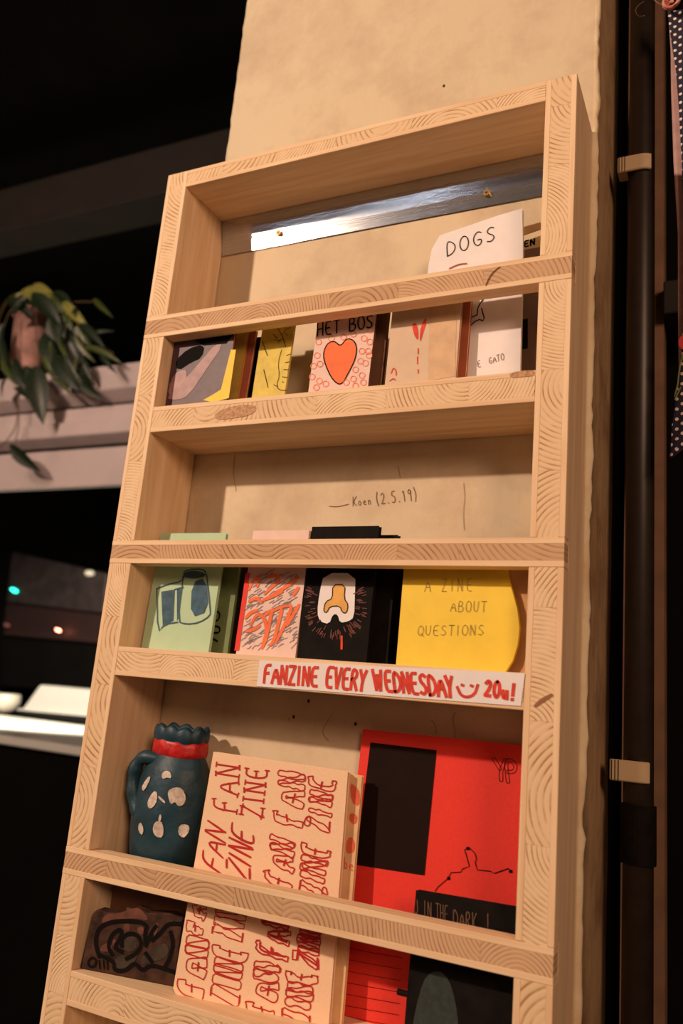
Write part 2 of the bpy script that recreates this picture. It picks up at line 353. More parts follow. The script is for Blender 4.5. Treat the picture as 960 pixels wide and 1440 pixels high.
text(bm,wp,'(2.5.19)',(529,710),(588,703),(527,694),.0009,off=.0006,gap=.3)
pline(bm,wp,[(463,712),(475,713),(490,709)],.0008,off=.0006)
obj('pen_writing',bm,M_pen,col)
bm=bmesh.new()
for l in ([(652,680),(654,700),(651,720),(653,745)],[(470,1000),(460,1015),(452,1030),(462,1042)],[(640,1002),(636,1012),(641,1030),(637,1045)],[(606,1012),(612,1018),(614,1032)],
          [(330,640),(328,665),(332,690)],[(560,655),(563,672)],[(405,1013),(408,1010)],[(432,985),(435,983)]):
    pline(bm,wp,l,.0011,off=.0005)
obj('hairline_crack',bm,mat('grey_crack',(.42,.34,.22),.9),col)
bm=bmesh.new()
for u,v in ((624,121),(434,986),(413,1008),(500,1018)):
    x,z=wp.px(u,v); q=[(x+.0017*math.cos(a*.785),z+.0022*math.sin(a*.785)) for a in range(8)]
    bm.faces.new([bm.verts.new(wp.pt(a,b,.0006)) for a,b in q])
obj('nail_hole',bm,M_dk,col)

# ------------------------------------------------------------------ the rack (three-ply spruce boards)
W,T,D=.56,.034,.0986; LAM=.0062; ZB=.9
rack=thing('zine_rack','tall pale three-ply spruce zine rack with narrow front bars fixed to the column','rack',(W/2,D/2,ZB))
BARS=[(2.0097,2.041),(1.7060,1.7350),(1.3427,1.3724),(1.010,1.040)]
SHELVES=[(2.2331,2.2588),(1.8765,1.9110),(1.5701,1.6043),(1.2122,1.2469),(.90,.934)]
def strips_x(x0,x1,y0,y1,z0,z1,par,front=.0003,m=None):
    x=x0
    while x<x1-1e-4:
        nx=min(x1,x+random.uniform(.055,.105)); nx = x1 if x1-nx<.03 else nx
        org=Vector((random.uniform(x-.02,nx+.02),(y0+y1)/2,random.choice((z0-random.uniform(.005,.05),z1+random.uniform(.005,.05)))))
        obj('core_strip',box(x+.00008,nx-.00008,y0+front,y1,z0,z1),m or WE,par,org); x=nx
def board_x(name,x0,x1,y0,y1,z0,z1,m=None):
    bm=box(x0,x1,y0,y1,z0,z0+LAM); bx(bm,x0,x1,y0,y1,z1-LAM,z1)
    o=obj(name,bm,WX,rack,Vector(((x0+x1)/2,(y0+y1)/2,(z0+z1)/2)),bevel=.0005)
    strips_x(x0+.0004,x1-.0004,y0,y1,z0+LAM,z1-LAM,o,m=m)
    return o
for i,(a,b) in enumerate(SHELVES):
    s=board_x('shelf_board',T,W-T,0,D,a,b)
    if i==2: ESH=s
bars=[board_x('front_bar',0,W,-.0004,.020,a,b,WB) for a,b in BARS]
for side in (0,1):
    xo=0 if side==0 else W-T
    cuts=sorted(BARS)
    prof=[(.0,ZB)]
    for a,b in cuts: prof+=[(0,a-.0002),(.0202,a-.0002),(.0202,b+.0002),(0,b+.0002)]
    prof+=[(0,2.2588),(D,2.2588),(D,ZB)]
    bm=bmesh.new()
    for a,b in ((xo,xo+LAM),(xo+T-LAM,xo+T)): extr(bm,[(a,y,z) for y,z in prof],[(b,y,z) for y,z in prof])
    p=obj('side_panel',bm,WZ,rack,Vector((xo+T/2,D/2,1.58)),bevel=.0005)
    edges=[ZB]+[v for c in cuts for v in c]+[2.2588]
    for i,(a,b) in enumerate(zip(edges,edges[1:])):
        y0=.0206 if i%2 else .0003
        z=a
        while z<b-1e-4:
            nz=min(b,z+random.uniform(.055,.11)); nz=b if b-nz<.03 else nz
            org=Vector((xo+T/2+random.choice((-1,1))*random.uniform(.01,.05),.05,random.uniform(z-.02,nz+.02)))
            obj('core_strip',box(xo+LAM,xo+T-LAM,y0,D,z+.00008,nz-.00008),WE,p,org); z=nz
# pencil-dark stroke and knot on the top bar, stain on the shelf edges
bp_=Plane(-.0005,0)
bm=bmesh.new(); pline(bm,bp_,[(703,375),(693,383),(687,392),(683,402)],.0016,off=.0004,taper=True)
obj('ink_stroke',bm,M_brown,bars[0])
bm=bmesh.new(); sp=Plane(0,0)
patch(bm,sp,[(744,928),(748,985),(752,990),(774,975),(776,972),(757,984)],.0002) if False else None
pline(bm,sp,[(752,993),(762,985),(776,977)],.004,off=.0003,taper=True)
obj('wood_knot',bm,mat('knot',(.30,.13,.06),.7),rack)
M_stain=mat('brown_stain',(.52,.29,.15),.7,var=.35,nscale=260)
bm=bmesh.new(); patch(bm,sp,[(302,580),(330,570),(358,569),(361,576),(352,584),(325,589),(303,591)],.0003,it=1)
obj('stain',bm,M_stain,rack); bm=bmesh.new(); patch(bm,sp,[(716,524),(745,520),(753,523),(750,529),(735,530),(718,532)],.0003,it=1)
obj('stain',bm,M_stain,rack)
# label strip
lp=Plane(-.0004,0)
bm=bmesh.new(); P=[lp.px(*p) for p in ((365,929),(738,947),(732,993),(361,965))]
extr(bm,[lp.pt(a,b,.0006) for a,b in P],[lp.pt(a,b,0.00005) for a,b in P])
lab=thing('paper_label','white paper strip lettered in red marker along a shelf edge of the rack','sign',lp.pt(*P[3]))
obj('paper_strip',bm,M_white,lab)
bm=bmesh.new()
text(bm,lp,'FANZINE',(371,960),(447,965),(373,935),.0033,off=.0010,gap=.16)
text(bm,lp,'EVERY',(458,966),(514,972),(461,938),.0033,off=.0010,gap=.16)
text(bm,lp,'WEDNESDAY',(527,970),(640,981),(524,942),.0033,off=.0010,gap=.14)
text(bm,lp,'20u!',(681,978),(724,985),(683,956),.0033,off=.0010,gap=.18)
pline(bm,lp,[(643,966),(648,978),(658,981),(668,976),(672,963)],.0028,off=.0010)
for u,v in ((650,963),(663,964)): pline(bm,lp,[(u-1,v),(u+2,v+1)],.0026,off=.0010)
obj('lettering',bm,M_rmark,lab)

# aluminium plate behind the top bay
al=thing('metal_plate','long shiny aluminium mounting plate screwed to the column in the top bay','plate',(.28,.097,2.18))
bm=bmesh.new(); pr_=[(.0969,2.1815),(.0945,2.1985),(.0868,2.2322),(.0890,2.2325),(.0962,2.1995),(.0983,2.1818)]
extr(bm,[(.0365,y,z) for y,z in pr_],[(.5235,y,z) for y,z in pr_]); obj('plate',bm,M_alu,al)
for u,v in ((393,329),(685,273)):
    p=at(u,v,.0945)
    bm=bmesh.new(); tube(bm,[(p.x,.0905,p.z),(p.x,.0950,p.z)],.0042,14); s=obj('screw',bm,M_brass,al)
    bm=bmesh.new(); bx(bm,p.x-.0016,p.x+.0016,.0900,.0906,p.z-.0004,p.z+.0004); bx(bm,p.x-.0004,p.x+.0004,.0900,.0906,p.z-.0016,p.z+.0016)
    obj('screw_slot',bm,M_dk,s)

# ------------------------------------------------------------------ zines
ZD,ZE,ZF=1.9112,1.6045,1.2471
def zine(name,label,cover,x0,x1,z0,z1,y0,k=0.0,th=.003,pages=M_cream,poly=None,back=None,group=None,cat='booklet',m=0,xr=0,xmin=-9):
    pl=Plane(y0,k,z0,m,xr,xmin)
    t=thing(name,label,cat,pl.pt((x0+x1)/2,z0),group)
    poly=poly or [(x0,z0),(x1,z0),(x1,z1),(x0,z1)]
    cx=sum(p[0] for p in poly)/len(poly); cz=sum(p[1] for p in poly)/len(poly)
    def slab(nm,m,o0,o1,ins,dx=0):
        q=[(p[0]+(ins if p[0]<cx else -ins)+dx, p[1]+(0 if p[1]<z0+.001 else -ins)) for p in poly]
        f=[pl.pt(a,b,-o0) for a,b in q]; g=[pl.pt(a,b,-o1) for a,b in q]
        for v in f+g: v.z=max(v.z,z0)
        bm=bmesh.new(); extr(bm,f,g); return obj(nm,bm,m,t)
    c=slab('front_cover',cover,0,.0004,0)
    slab('page_block',pages,.0005,th-.0005,.0008,.0003)
    slab('back_cover',back or cover,th-.0004,th,0,.0006)
    return t,c,pl
# --- top pocket, left to right
t,c,pl=zine('photo_zine','purple photo-print zine with blurred pale shapes at the left end of the top pocket',M_purple,.0352,.131,ZD,2.024,.0208,.0,.004,M_terr,xmin=.0358)
bm=bmesh.new()
patch(bm,pl,[(232,560),(262,532),(285,505),(302,485),(315,484),(290,520),(266,556),(250,563)],.0004,1)
patch(bm,pl,[(240,535),(250,522),(263,520),(262,535),(248,550),(236,556)],.0005,1)
obj('cover_image',bm,M_pink,c)
bm=bmesh.new()
patch(bm,pl,[(246,508),(265,490),(288,484),(284,503),(268,510),(250,522)],.0006,1)
patch(bm,pl,[(262,470),(332,466),(318,483),(285,486)],.0007,0)
obj('cover_shadow_print',bm,M_black,c)
bm=bmesh.new(); patch(bm,pl,[(286,563),(300,555),(311,548),(325,492),(332,492),(322,560),(300,566)],.0008,0)
obj('yellow_margin',bm,M_yellow,c)
zine('ochre_zine','thin ochre zine edge leaning right behind the purple photo zine',mat('ochre_paper',(.52,.34,.06),.7),.080,.137,ZD,2.026,.034,.07,.003,M_terr)
zine('rust_zine','rust-striped zine edge between the ochre zine and the dark gap',M_terr,.080,.146,ZD,2.026,.0395,.07,.003,M_tan)
zine('gap_shade_zine','black filler booklet added for the shade in the gap left of the yellow palm zine',M_blackc,.095,.172,ZD,2.022,.052,.06,.003,M_blackc)  # added black booklet, its colour supplies the dark of the gap
t,c,pl=zine('yellow_palm_zine','small lemon yellow zine with black branch line drawing, top pocket',M_lemon,.158,.206,ZD,2.036,.036,.06,.003)
bm=bmesh.new()
for l in ([(391,462),(398,475),(402,488)],[(398,475),(391,482)],[(398,470),(402,463),(409,461)],[(396,492),(391,510),(393,530),(389,540),(392,549),(404,549)],[(384,470),(390,476)],[(386,478),(394,479)],
          [(403,500),(408,498)],[(401,510),(407,509)],[(399,520),(406,520)],[(397,530),(404,531)],[(385,541),(390,544)],[(402,470),(404,471)],[(397,537),(399,538)],[(369,480),(376,500)],[(371,520),(377,545)]):
    pline(bm,pl,l,.0008,it=1)
obj('line_drawing',bm,M_black,c)
t,c,pl=zine('heart_zine','pink spotted zine with big orange heart, lettered in black, top pocket',M_pinkpaper,.243,.3225,ZD,2.0375,.030,.06,.004,M_brown,back=M_brown)
bm=bmesh.new()
hp=[(480,543),(468,535),(459,517),(454,500),(459,484),(470,479),(479,488),(487,476),(497,478),(502,488),(500,505),(491,523)]
patch(bm,pl,hp,.0004,2); obj('orange_heart',bm,M_orange,c)
bm=bmesh.new(); pline(bm,pl,hp,.0014,.0007,closed=True)
text(bm,pl,'HET BOS',(446,473),(525,461),(446,455),.0018,off=.0007,gap=.18)
pline(bm,pl,[(444,452),(470,448),(500,445),(530,440)],.0022,.0006); obj('lettering',bm,M_black,c)
bm=bmesh.new()
for u,v in ((448,481),(466,476),(483,474),(497,470),(512,476),(521,464),(520,481),(446,500),(450,512),(509,494),(518,494),(507,508),(514,511),(439,530),(449,536),(458,540),(500,520),(509,528),(497,533),(487,538),(511,538),(445,545),(500,543),(519,500),(441,515)):
    pline(bm,pl,[(u+4.5*math.cos(a),v+4.5*math.sin(a)) for a in [i*1.05 for i in range(6)]],.0010,.0005,1,True)
obj('pink_rings',bm,mat('salmon_print',(.88,.27,.14),.7),c)
zine('brown_zine','dark reddish brown zine peeking out right of the heart zine',M_brown,.262,.333,ZD,2.036,.044,.05,.004,M_brown)
t,c,pl=zine('beige_zine','beige and tan zine with small red brush marks, top pocket',M_beige,.3445,.430,ZD,2.037,.029,.05,.004,M_terr)
bm=bmesh.new(); patch(bm,pl,[(604,433),(642,424),(640,529),(602,536)],.0004); obj('tan_half',bm,M_tan,c)
bm=bmesh.new()
patch(bm,pl,[(579,458),(584,453),(588,462),(588,480),(583,473)],.0006,1); obj('red_mark',bm,M_rmark,c); bm=bmesh.new(); patch(bm,pl,[(590,475),(592,458),(599,446),(600,452),(595,468),(591,482)],.0006,1); obj('red_mark',bm,M_rmark,c); bm=bmesh.new()
for l in ([(588,490),(588,498)],[(587,502),(587,512)],[(588,520),(588,525)],[(550,525),(553,517),(557,521),(557,528)],[(548,536),(553,532),(556,535)]): pline(bm,pl,l,.0012,.0006)
obj('red_marks',bm,M_rmark,c)
zine('rust_spine_zine','narrow rust red zine edge right of the beige zine',M_terr,.395,.4375,ZD,2.036,.040,.05,.0045,M_tan)
t,c,pl=zine('dogs_zine','tall white zine lettered DOGS standing above the top front bar',M_white,.39,.502,ZD,2.12,.052,.03,.0035,M_white,
    poly=[Plane(.052,.03,ZD).px(*q) for q in ((645,524),(733,524))][:0]+[(Plane(.052,.03,ZD).px(600,385)[0],ZD),(Plane(.052,.03,ZD).px(733,500)[0],ZD)]+[Plane(.052,.03,ZD).px(*q) for q in ((735,350),(734,293),(700,303),(618,331),(607,350),(602,375))])
bm=bmesh.new()
text(bm,pl,'DOGS',(628,361),(697,338),(627,341),.0011,off=.0006,gap=.32)
for l in ([(680,420),(672,432),(671,443)],[(671,443),(660,448)],[(660,441),(658,462),(671,449),(682,452),(677,434)]): pline(bm,pl,l,.0014,.0006,1)
obj('black_drawing',bm,M_black,c)
bm=bmesh.new(); text(bm,pl,'EL GATO',(672,517),(709,506),(671,508),.0006,off=.0006); obj('pen_lettering',bm,M_pen,c)
bm=bmesh.new(); pline(bm,pl,[(632,378),(645,372),(656,371)],.0018,.0006); obj('red_mark',bm,M_terr,c)
t,c,pl=zine('grey_zine','greyish brown zine with black letters in the corner behind the white one',mat('grey_brown_paper',(.20,.13,.10),.7),.46,.5245,ZD,2.103,.083,.0,.004,M_tan)
bm=bmesh.new(); text(bm,pl,'EN',(737,348),(752,344),(737,340),.0022,off=.0006); obj('black_lettering',bm,M_black,c); bm=bmesh.new(); patch(bm,pl,[(733,450),(742,448),(742,490),(733,492)],.0005); obj('black_block_print',bm,M_black,c)
bm=bmesh.new(); patch(bm,pl,[(730,321),(762,310),(762,323),(730,334)],.0005); obj('orange_band',bm,M_tan,c)
# --- middle pocket
t,c,pl=zine('green_zine','pale green zine with blue scroll and thread drawing, second pocket',M_green,.0415,.142,ZE,1.7525,.033,.05,.004,M_green)
bm=bmesh.new()
patch(bm,pl,[(227,832),(246,829),(244,873),(229,880)],.0005); patch(bm,pl,[(249,828),(254,826),(252,868),(249,873)],.0005)
patch(bm,pl,[(270,819),(290,812),(294,860),(268,869)],.0005,1); patch(bm,pl,[(258,806),(272,802),(289,806),(287,811),(268,813),(259,812)],.0005,1)
obj('blue_shapes',bm,M_blue,c)
bm=bmesh.new()
for l,cl in (([(221,828),(235,822),(256,818),(258,810)],0),([(221,828),(222,890),(232,878),(250,875)],0),([(258,812),(250,874),(262,878),(280,876),(296,866),(296,857),(291,808)],0),([(257,806),(265,801),(285,800),(291,806),(285,812),(265,813)],1),([(246,829),(258,826)],0)):
    pline(bm,pl,l,.0017,.0007,1,bool(cl))
obj('blue_outline',bm,M_blue,c)
t,c,pl=zine('deep_green_zine','deep green zine with black loops in shade right of the pale green one',M_greend,.095,.158,ZE,1.744,.049,.04,.004,M_greend)
bm=bmesh.new(); pl2=pl
for l in ([(302,858),(310,862),(308,872),(301,874)],[(301,880),(310,882),(309,890),(301,890)],[(300,898),(306,902)]): pline(bm,pl2,l,.0022,.0006)
obj('black_loops',bm,M_black,c)
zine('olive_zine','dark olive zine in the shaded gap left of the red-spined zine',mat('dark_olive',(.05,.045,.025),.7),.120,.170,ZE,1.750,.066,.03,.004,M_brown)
t,c,pl=zine('scribble_zine','zine scribbled all over in orange and grey, red left edge, second pocket',M_pinkpaper,.184,.2625,ZE,1.7535,.028,.05,.004,M_tan)
bm=bmesh.new()
for i in range(170):
    u=random.uniform(338,413); v=random.uniform(808,915); l=random.uniform(5,15)
    if u<352-(v-806)*.17: continue
    if v>917-(u-334)*.05: continue
    u2=min(418,u+l); pline(bm,pl,[(u,v),(u+(u2-u)*.5,v-l*.42+random.uniform(-2,2)),(u2,v-l*.62)],.0008,.0005,1)
obj('grey_scribble',bm,M_grey,c)
bm=bmesh.new()
random.seed(31)
for l in ([(352,880),(362,862),(372,868),(376,888),(370,904)],[(372,866),(384,856),(378,876)],[(384,856),(374,900),(368,912)],[(384,860),(398,852),(392,876),(386,900),(380,908)],[(396,854),(412,850),(404,872),(396,888),(388,904)],[(345,870),(352,862),(362,858)],
          [(350,830),(356,816),(366,812),(362,826)],[(376,812),(388,808),(394,816),(386,822),(372,836)],[(384,836),(402,826),(420,812)],[(370,844),(380,840),(398,832)],[(346,888),(356,886),(366,880)],[(350,846),(362,840),(368,848)],[(412,838),(420,826)],[(404,880),(414,862),(421,850)]):
    pline(bm,pl,l,.0044,.0009,2,taper=True)
obj('orange_scribble',bm,M_orange,c)
bm=bmesh.new(); patch(bm,pl,[(346,806),(352,806),(336,915),(330,915)],.0009); obj('red_edge',bm,M_redc,c)
bm=bmesh.new(); ex=Plane(.0335,.02)
z1=1.7535; bx(bm,.245,.262,.0325,.0355,1.60455,1.7525)
tag(obj('torn_pink_zine',bm,M_pinkpaper),'torn pinkish page corner just above the middle bar, left of the black zine','paper')
t,c,pl=zine('black_zine','black zine with white patch and small ochre shape, second pocket',M_blackc,.2635,.3485,ZE,1.7575,.030,.04,.006,M_blackc)
bm=bmesh.new(); patch(bm,pl,[(456,806),(500,806),(499,840),(498,868),(490,874),(478,876),(475,864),(468,864),(463,878),(450,874),(446,862),(449,835)],.0005,1); obj('white_patch',bm,M_white,c)
bm=bmesh.new()
patch(bm,pl,[(468,822),(486,822),(484,842),(490,850),(488,862),(482,862),(478,852),(464,853),(460,862),(455,860),(458,846),(468,842)],.0008,1); obj('ochre_shape',bm,M_gold,c)
bm=bmesh.new(); pline(bm,pl,[(468,822),(486,822),(484,842),(490,850),(488,862),(482,862),(478,852),(464,853),(460,862),(455,860),(458,846),(468,842)],.0010,.0010,1,True)
obj('black_outline',bm,M_black,c)
bm=bmesh.new(); random.seed(5)
for i in range(90):
    a=random.uniform(-.5,math.pi+.5); r=random.uniform(1,1.45); u=472+30*r*math.cos(a)*.92; v=850+34*r*math.sin(a)*.95
    if u<430 or u>519 or v<812: continue
    pline(bm,pl,[(u,v),(u+6*math.cos(a),v+6*math.sin(a))],.0011,.0005,0)
obj('dark_red_rays',bm,M_dredb,c)
bm=bmesh.new(); patch(bm,pl,[(479,894),(482,894),(482,913),(479,914)],.0006); obj('red_drip',bm,M_rmark,c)
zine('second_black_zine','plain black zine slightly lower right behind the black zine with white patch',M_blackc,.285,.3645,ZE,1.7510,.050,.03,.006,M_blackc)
t,c,pl=zine('narrow_gap_shade','narrow black filler added for the shade in the gap left of the yellow zine',M_blackc,.345,.3785,ZE,1.745,.060,.02,.004,M_brown)  # black filler standing in for the shade between two zines
t,c,pl=zine('yellow_zine','bright yellow zine with curved right edge and pencil lettering about questions',M_yellow,.384,.512,ZE,1.706,.026,.03,.004,M_yellow,
    poly=[(.3845,ZE),(.500,ZE),(.5075,1.617),(.5115,1.633),(.5125,1.650),(.5095,1.668),(.504,1.685),(.498,1.702),(.496,1.722),(.3845,1.722)])
bm=bmesh.new()
text(bm,pl,'A ZINE',(597,832),(664,831),(598,815),.0006,off=.0006,gap=.42)
text(bm,pl,'ABOUT',(633,860),(684,861),(634,845),.0006,off=.0006,gap=.28)
text(bm,pl,'QUESTIONS',(587,894),(680,893),(588,880),.0006,off=.0006,gap=.24)
obj('pencil_lettering',bm,M_pencil,c)
zine('kraft_zine','brown kraft zine showing right of the curved yellow cover',M_kraft,.40,.5215,ZE,1.715,.036,.03,.004,M_brown)
bm=bmesh.new(); bx(bm,.420,.444,.085,.087,ZE,1.7515); tag(obj('dark_card',bm,M_blackc),'thin dark card edge just above the middle bar, near the right side panel','card')
# --- bottom pocket
RB=Plane(.0165,.055,ZF,.17,.162)
fz=[(RB.px(243,1392)[0],ZF+.005),(RB.px(247,1399)[0],ZF),(RB.px(462,1442)[0],ZF),RB.px(489,1085),RB.px(300,1057)]
t,c,pl=zine('fanzine_book','pale orange book covered in rotated red FAN ZINE lettering, bottom pocket',M_riso,.15,.34,ZF,1.49,.0165,.055,.008,M_cream,poly=fz,m=.17,xr=.162)
bm=bmesh.new(); random.seed(11)
text(bm,pl,'FAN',(333,1143),(337,1077),(300,1138),.0019,style='serif',gap=.3)
text(bm,pl,'ZINE',(368,1150),(376,1082),(339,1146),.0019,style='serif',gap=.25)
text(bm,pl,'FAN',(312,1230),(318,1168),(284,1222),.0024,style='brush',gap=.12,slant=.35,jit=.0012)
text(bm,pl,'ZINE',(350,1240),(358,1172),(317,1232),.0026,style='brush',gap=.06,slant=.35,jit=.0015)
text(bm,pl,'FAN',(424,1162),(429,1092),(386,1154),.0055,style='outline',jit=.0012,gap=.35,thin=.0013)
text(bm,pl,'ZINE',(464,1170),(469,1098),(432,1162),.0045,style='outline',jit=.0012,gap=.35,thin=.0014)
text(bm,pl,'FAN',(409,1252),(415,1186),(374,1244),.0055,style='outline',jit=.0016,gap=.3,slant=.2,thin=.0014)
text(bm,pl,'ZINE',(456,1262),(462,1194),(420,1254),.0045,style='outline',jit=.0014,gap=.3,slant=.15,thin=.0014)
obj('red_lettering',bm,M_red,c)
bm=bmesh.new()
text(bm,pl,'FAN',(285,1312),(292,1254),(266,1308),.0070,style='angular',jit=.001,gap=.35,thin=.0012)
text(bm,pl,'ZINE',(340,1324),(350,1262),(298,1314),.0065,style='angular',jit=.001,gap=.35,thin=.0012)
text(bm,pl,'FAN',(286,1400),(294,1326),(254,1392),.0095,style='outline',gap=.45,thin=.0012)
text(bm,pl,'ZINE',(336,1412),(344,1338),(296,1400),.0085,style='outline',gap=.45,thin=.0012)
text(bm,pl,'FAN',(402,1348),(410,1290),(362,1338),.0045,style='angular',jit=.0022,gap=.3,thin=.0016)
text(bm,pl,'ZINE',(447,1360),(454,1302),(416,1350),.0045,style='angular',jit=.0022,gap=.3,thin=.0016)
text(bm,pl,'FAN',(386,1432),(394,1360),(350,1424),.0070,style='outline',jit=.001,gap=.4,thin=.0013)
text(bm,pl,'ZINE',(434,1440),(444,1370),(396,1432),.0065,style='outline',jit=.001,gap=.4,thin=.0013)
text(bm,pl,'FAN',(400,1346),(409,1290),(364,1338),.0020,gap=.3)
text(bm,pl,'ZINE',(445,1358),(453,1302),(418,1350),.0020,gap=.3)
obj('red_contour_lettering',bm,M_red,c)
t,c,pl=zine('cream_red_book','cream book with red blotches peeking out right behind the pale orange book',mat('cream_orange_cover',(.78,.50,.26),.7),.20,.352,ZF,1.489,.0262,.055,.006,M_cream,m=.17,xr=.162,poly=(lambda P_:[(.21,ZF),(P_.px(480,1440)[0],ZF),P_.px(509,1091),P_.px(330,1062)])(Plane(.0262,.055,ZF,.17,.162)))
bm=bmesh.new()
for q in ([(492,1100),(500,1106),(506,1114),(505,1135),(494,1128)],[(488,1180),(494,1176),(499,1185),(498,1197),(491,1201),(486,1197)],[(492,1142),(503,1147),(500,1160),(491,1155)]): patch(bm,pl,q,.0005,1)
text(bm,pl,'be',(484,1221),(497,1225),(484,1205),.0009)
obj('red_blotches',bm,mat('soft_red_print',(.70,.12,.05),.7),c)
t,c,pl=zine('red_folio','large red zine with black rectangle and thin line map, bottom pocket',M_redc,.337,.5245,ZF,1.537,.081,.03,.004,M_redc,
    poly=(lambda P_:[(P_.px(463,1440)[0],ZF),(.5245,ZF),(.5245,P_.px(735,1048)[1]),P_.px(510,1025)])(Plane(.081,.03,ZF)))
bm=bmesh.new(); patch(bm,pl,[(521,1044),(614,1055),(597,1231),(500,1216)],.0006); obj('black_rectangle',bm,mat('brown_black_print',(.014,.006,.004),.7,spec=.1),c)
bm=bmesh.new()
pline(bm,pl,[(612,1253),(616,1247),(623,1241),(630,1235),(634,1227),(648,1226),(650,1222),(660,1218),(655,1200),(653,1195),(659,1191),(668,1200),(670,1208),(668,1212),(671,1223),(690,1225),(695,1228),(715,1221),(718,1226)],.0008,.0006,0)
for u,v in ((658,1193),(631,1235),(718,1225)):
    pline(bm,pl,[(u-1,v),(u+1,v)],.0030,.0007,0)
text(bm,pl,'Y',(697,1098),(717,1100),(693,1066),.0035,style='outline',thin=.0005); text(bm,pl,'P',(713,1101),(730,1103),(709,1068),.0035,style='outline',thin=.0005)
for i in range(7):
    v=1336+i*16; pline(bm,pl,[(486-i*2,v-4),(520-i,v+3),(566-i,v+11)],.0004,.0006,0)
obj('thin_black_print',bm,M_black,c)
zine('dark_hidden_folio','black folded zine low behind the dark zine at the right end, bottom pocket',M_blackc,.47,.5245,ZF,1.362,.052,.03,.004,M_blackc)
t,c,pl=zine('in_the_dark_zine','black zine with faint bronze lettering and grey-green cone, bottom pocket right',M_blackc,.4165,.519,ZF,1.394,.030,.04,.006,M_blackc,
    poly=[(.4165,ZF),(.519,ZF),(.519,1.392),(.4185,1.390)])
bm=bmesh.new()
text(bm,pl,'J',(583,1285),(590,1286),(582,1265),.0008); text(bm,pl,'IN',(596,1288),(607,1292),(596,1266),.0008); text(bm,pl,'THE',(613,1294),(630,1298),(613,1270),.0008); text(bm,pl,'DARK',(637,1302),(671,1309),(637,1278),.0009)
text(bm,pl,'I',(682,1303),(692,1305),(682,1284),.0008)
obj('bronze_lettering',bm,M_faint,c)
bm=bmesh.new(); patch(bm,pl,[(580,1440),(590,1395),(600,1370),(618,1364),(632,1378),(641,1410),(645,1445),(640,1500),(575,1500)],.0005,1); obj('cone_print',bm,M_teal,c)
bm=bmesh.new(); pl3=Plane(.0285,.04,ZF); x,z=pl3.px(562,1397); 
tube(bm,[(x-.0035,.034,z),(x+.008,.034,z)],.003,8); obj('bead_closure',bm,M_blackc,t)

# ------------------------------------------------------------------ clay jug on a dark box
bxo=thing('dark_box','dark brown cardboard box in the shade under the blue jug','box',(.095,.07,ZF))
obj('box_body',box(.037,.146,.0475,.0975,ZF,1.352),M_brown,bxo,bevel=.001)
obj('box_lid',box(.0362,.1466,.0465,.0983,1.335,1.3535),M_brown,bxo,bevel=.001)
JX,JY=.0985,.0590; ys=.78
jug=thing('clay_jug','lumpy blue clay jug with red collar and pale spots, bottom pocket left','jug',(JX,JY,1.3536))
PR=[(0,1.3536),(.022,1.3536),(.034,1.356),(.0405,1.363),(.044,1.375),(.0465,1.392),(.0475,1.41),(.0472,1.43),(.0455,1.45),(.0415,1.468),(.036,1.478),(.0325,1.484)]
def jr(z):
    for (r0,z0),(r1,z1) in zip(PR[1:],PR[2:]):
        if z0<=z<=z1: return r0+(r1-r0)*(z-z0)/(z1-z0)
    return .04
def lathe(prof,n,f,cx,cy,close=True):
    bm=bmesh.new(); rings=[]
    for i,(r,z) in enumerate(prof):
        rings.append([bm.verts.new(f(r,z,2*math.pi*j/n,i)) for j in range(n)])
    for a,b in zip(rings,rings[1:]):
        for j in range(n): bm.faces.new((a[j],a[(j+1)%n],b[(j+1)%n],b[j]))
    bmesh.ops.remove_doubles(bm,verts=bm.verts,dist=1e-5)
    return bm
def jf(r,z,a,i):
    q=1+.045*noise.noise(Vector((math.cos(a)*1.3,math.sin(a)*1.3,z*30)))
    return (JX+r*q*math.cos(a)+(z-1.3536)*.05-.004,JY+r*q*ys*math.sin(a),z)
dense=[]
for (r0,z0),(r1,z1) in zip(PR,PR[1:]):
    for k in range(3): dense.append((r0+(r1-r0)*k/3,z0+(z1-z0)*k/3))
dense.append(PR[-1])
body=obj('body',lathe(dense,48,jf,JX,JY),M_clay,jug,smooth=True)
cxn=JX+.002
def nf(r,z,a,i):
    lo=.0012*noise.noise(Vector((math.cos(a)*4,math.sin(a)*4,z*90)))
    return (cxn+(r+lo)*math.cos(a),JY+(r+lo)*ys*math.sin(a),z+.0012*math.sin(3*a+1))
obj('red_collar',lathe([(.031,1.481),(.0345,1.483),(.0355,1.489),(.0350,1.496),(.034,1.501),(.030,1.502)],60,nf,JX,JY),M_clayred,jug,smooth=True)
def rf(r,z,a,i):
    cr=abs(math.sin(a*5.5+.4))
    up=(z-1.501)/.016
    return (cxn+(r+.001*cr)*math.cos(a),JY+(r+.001*cr)*ys*math.sin(a),z+up*(.005*cr-.0015)+.0012*math.sin(3*a+1))
obj('crimped_rim',lathe([(.0325,1.498),(.0345,1.501),(.0355,1.506),(.0350,1.512),(.032,1.5155),(.028,1.514),(.027,1.508),(.027,1.49),(.001,1.489)],88,rf,JX,JY),M_clay,jug,smooth=True)
bm=bmesh.new(); hp=[at(u,v,.0375) for u,v in smooth_line([(232,1072),(216,1066),(202,1064),(192,1074),(187,1092),(187,1112),(190,1130),(196,1146),(206,1154)],2)]
hp=[Vector((max(p.x,.0455),p.y+.012*max(0,1-6*min(i,len(hp)-1-i)/len(hp)),p.z)) for i,p in enumerate(hp)]
tube(bm,hp,[.008]+[.0080+.0007*math.sin(i) for i in range(len(hp)-2)]+[.0075],12)
obj('handle',bm,M_clay,jug,smooth=True)
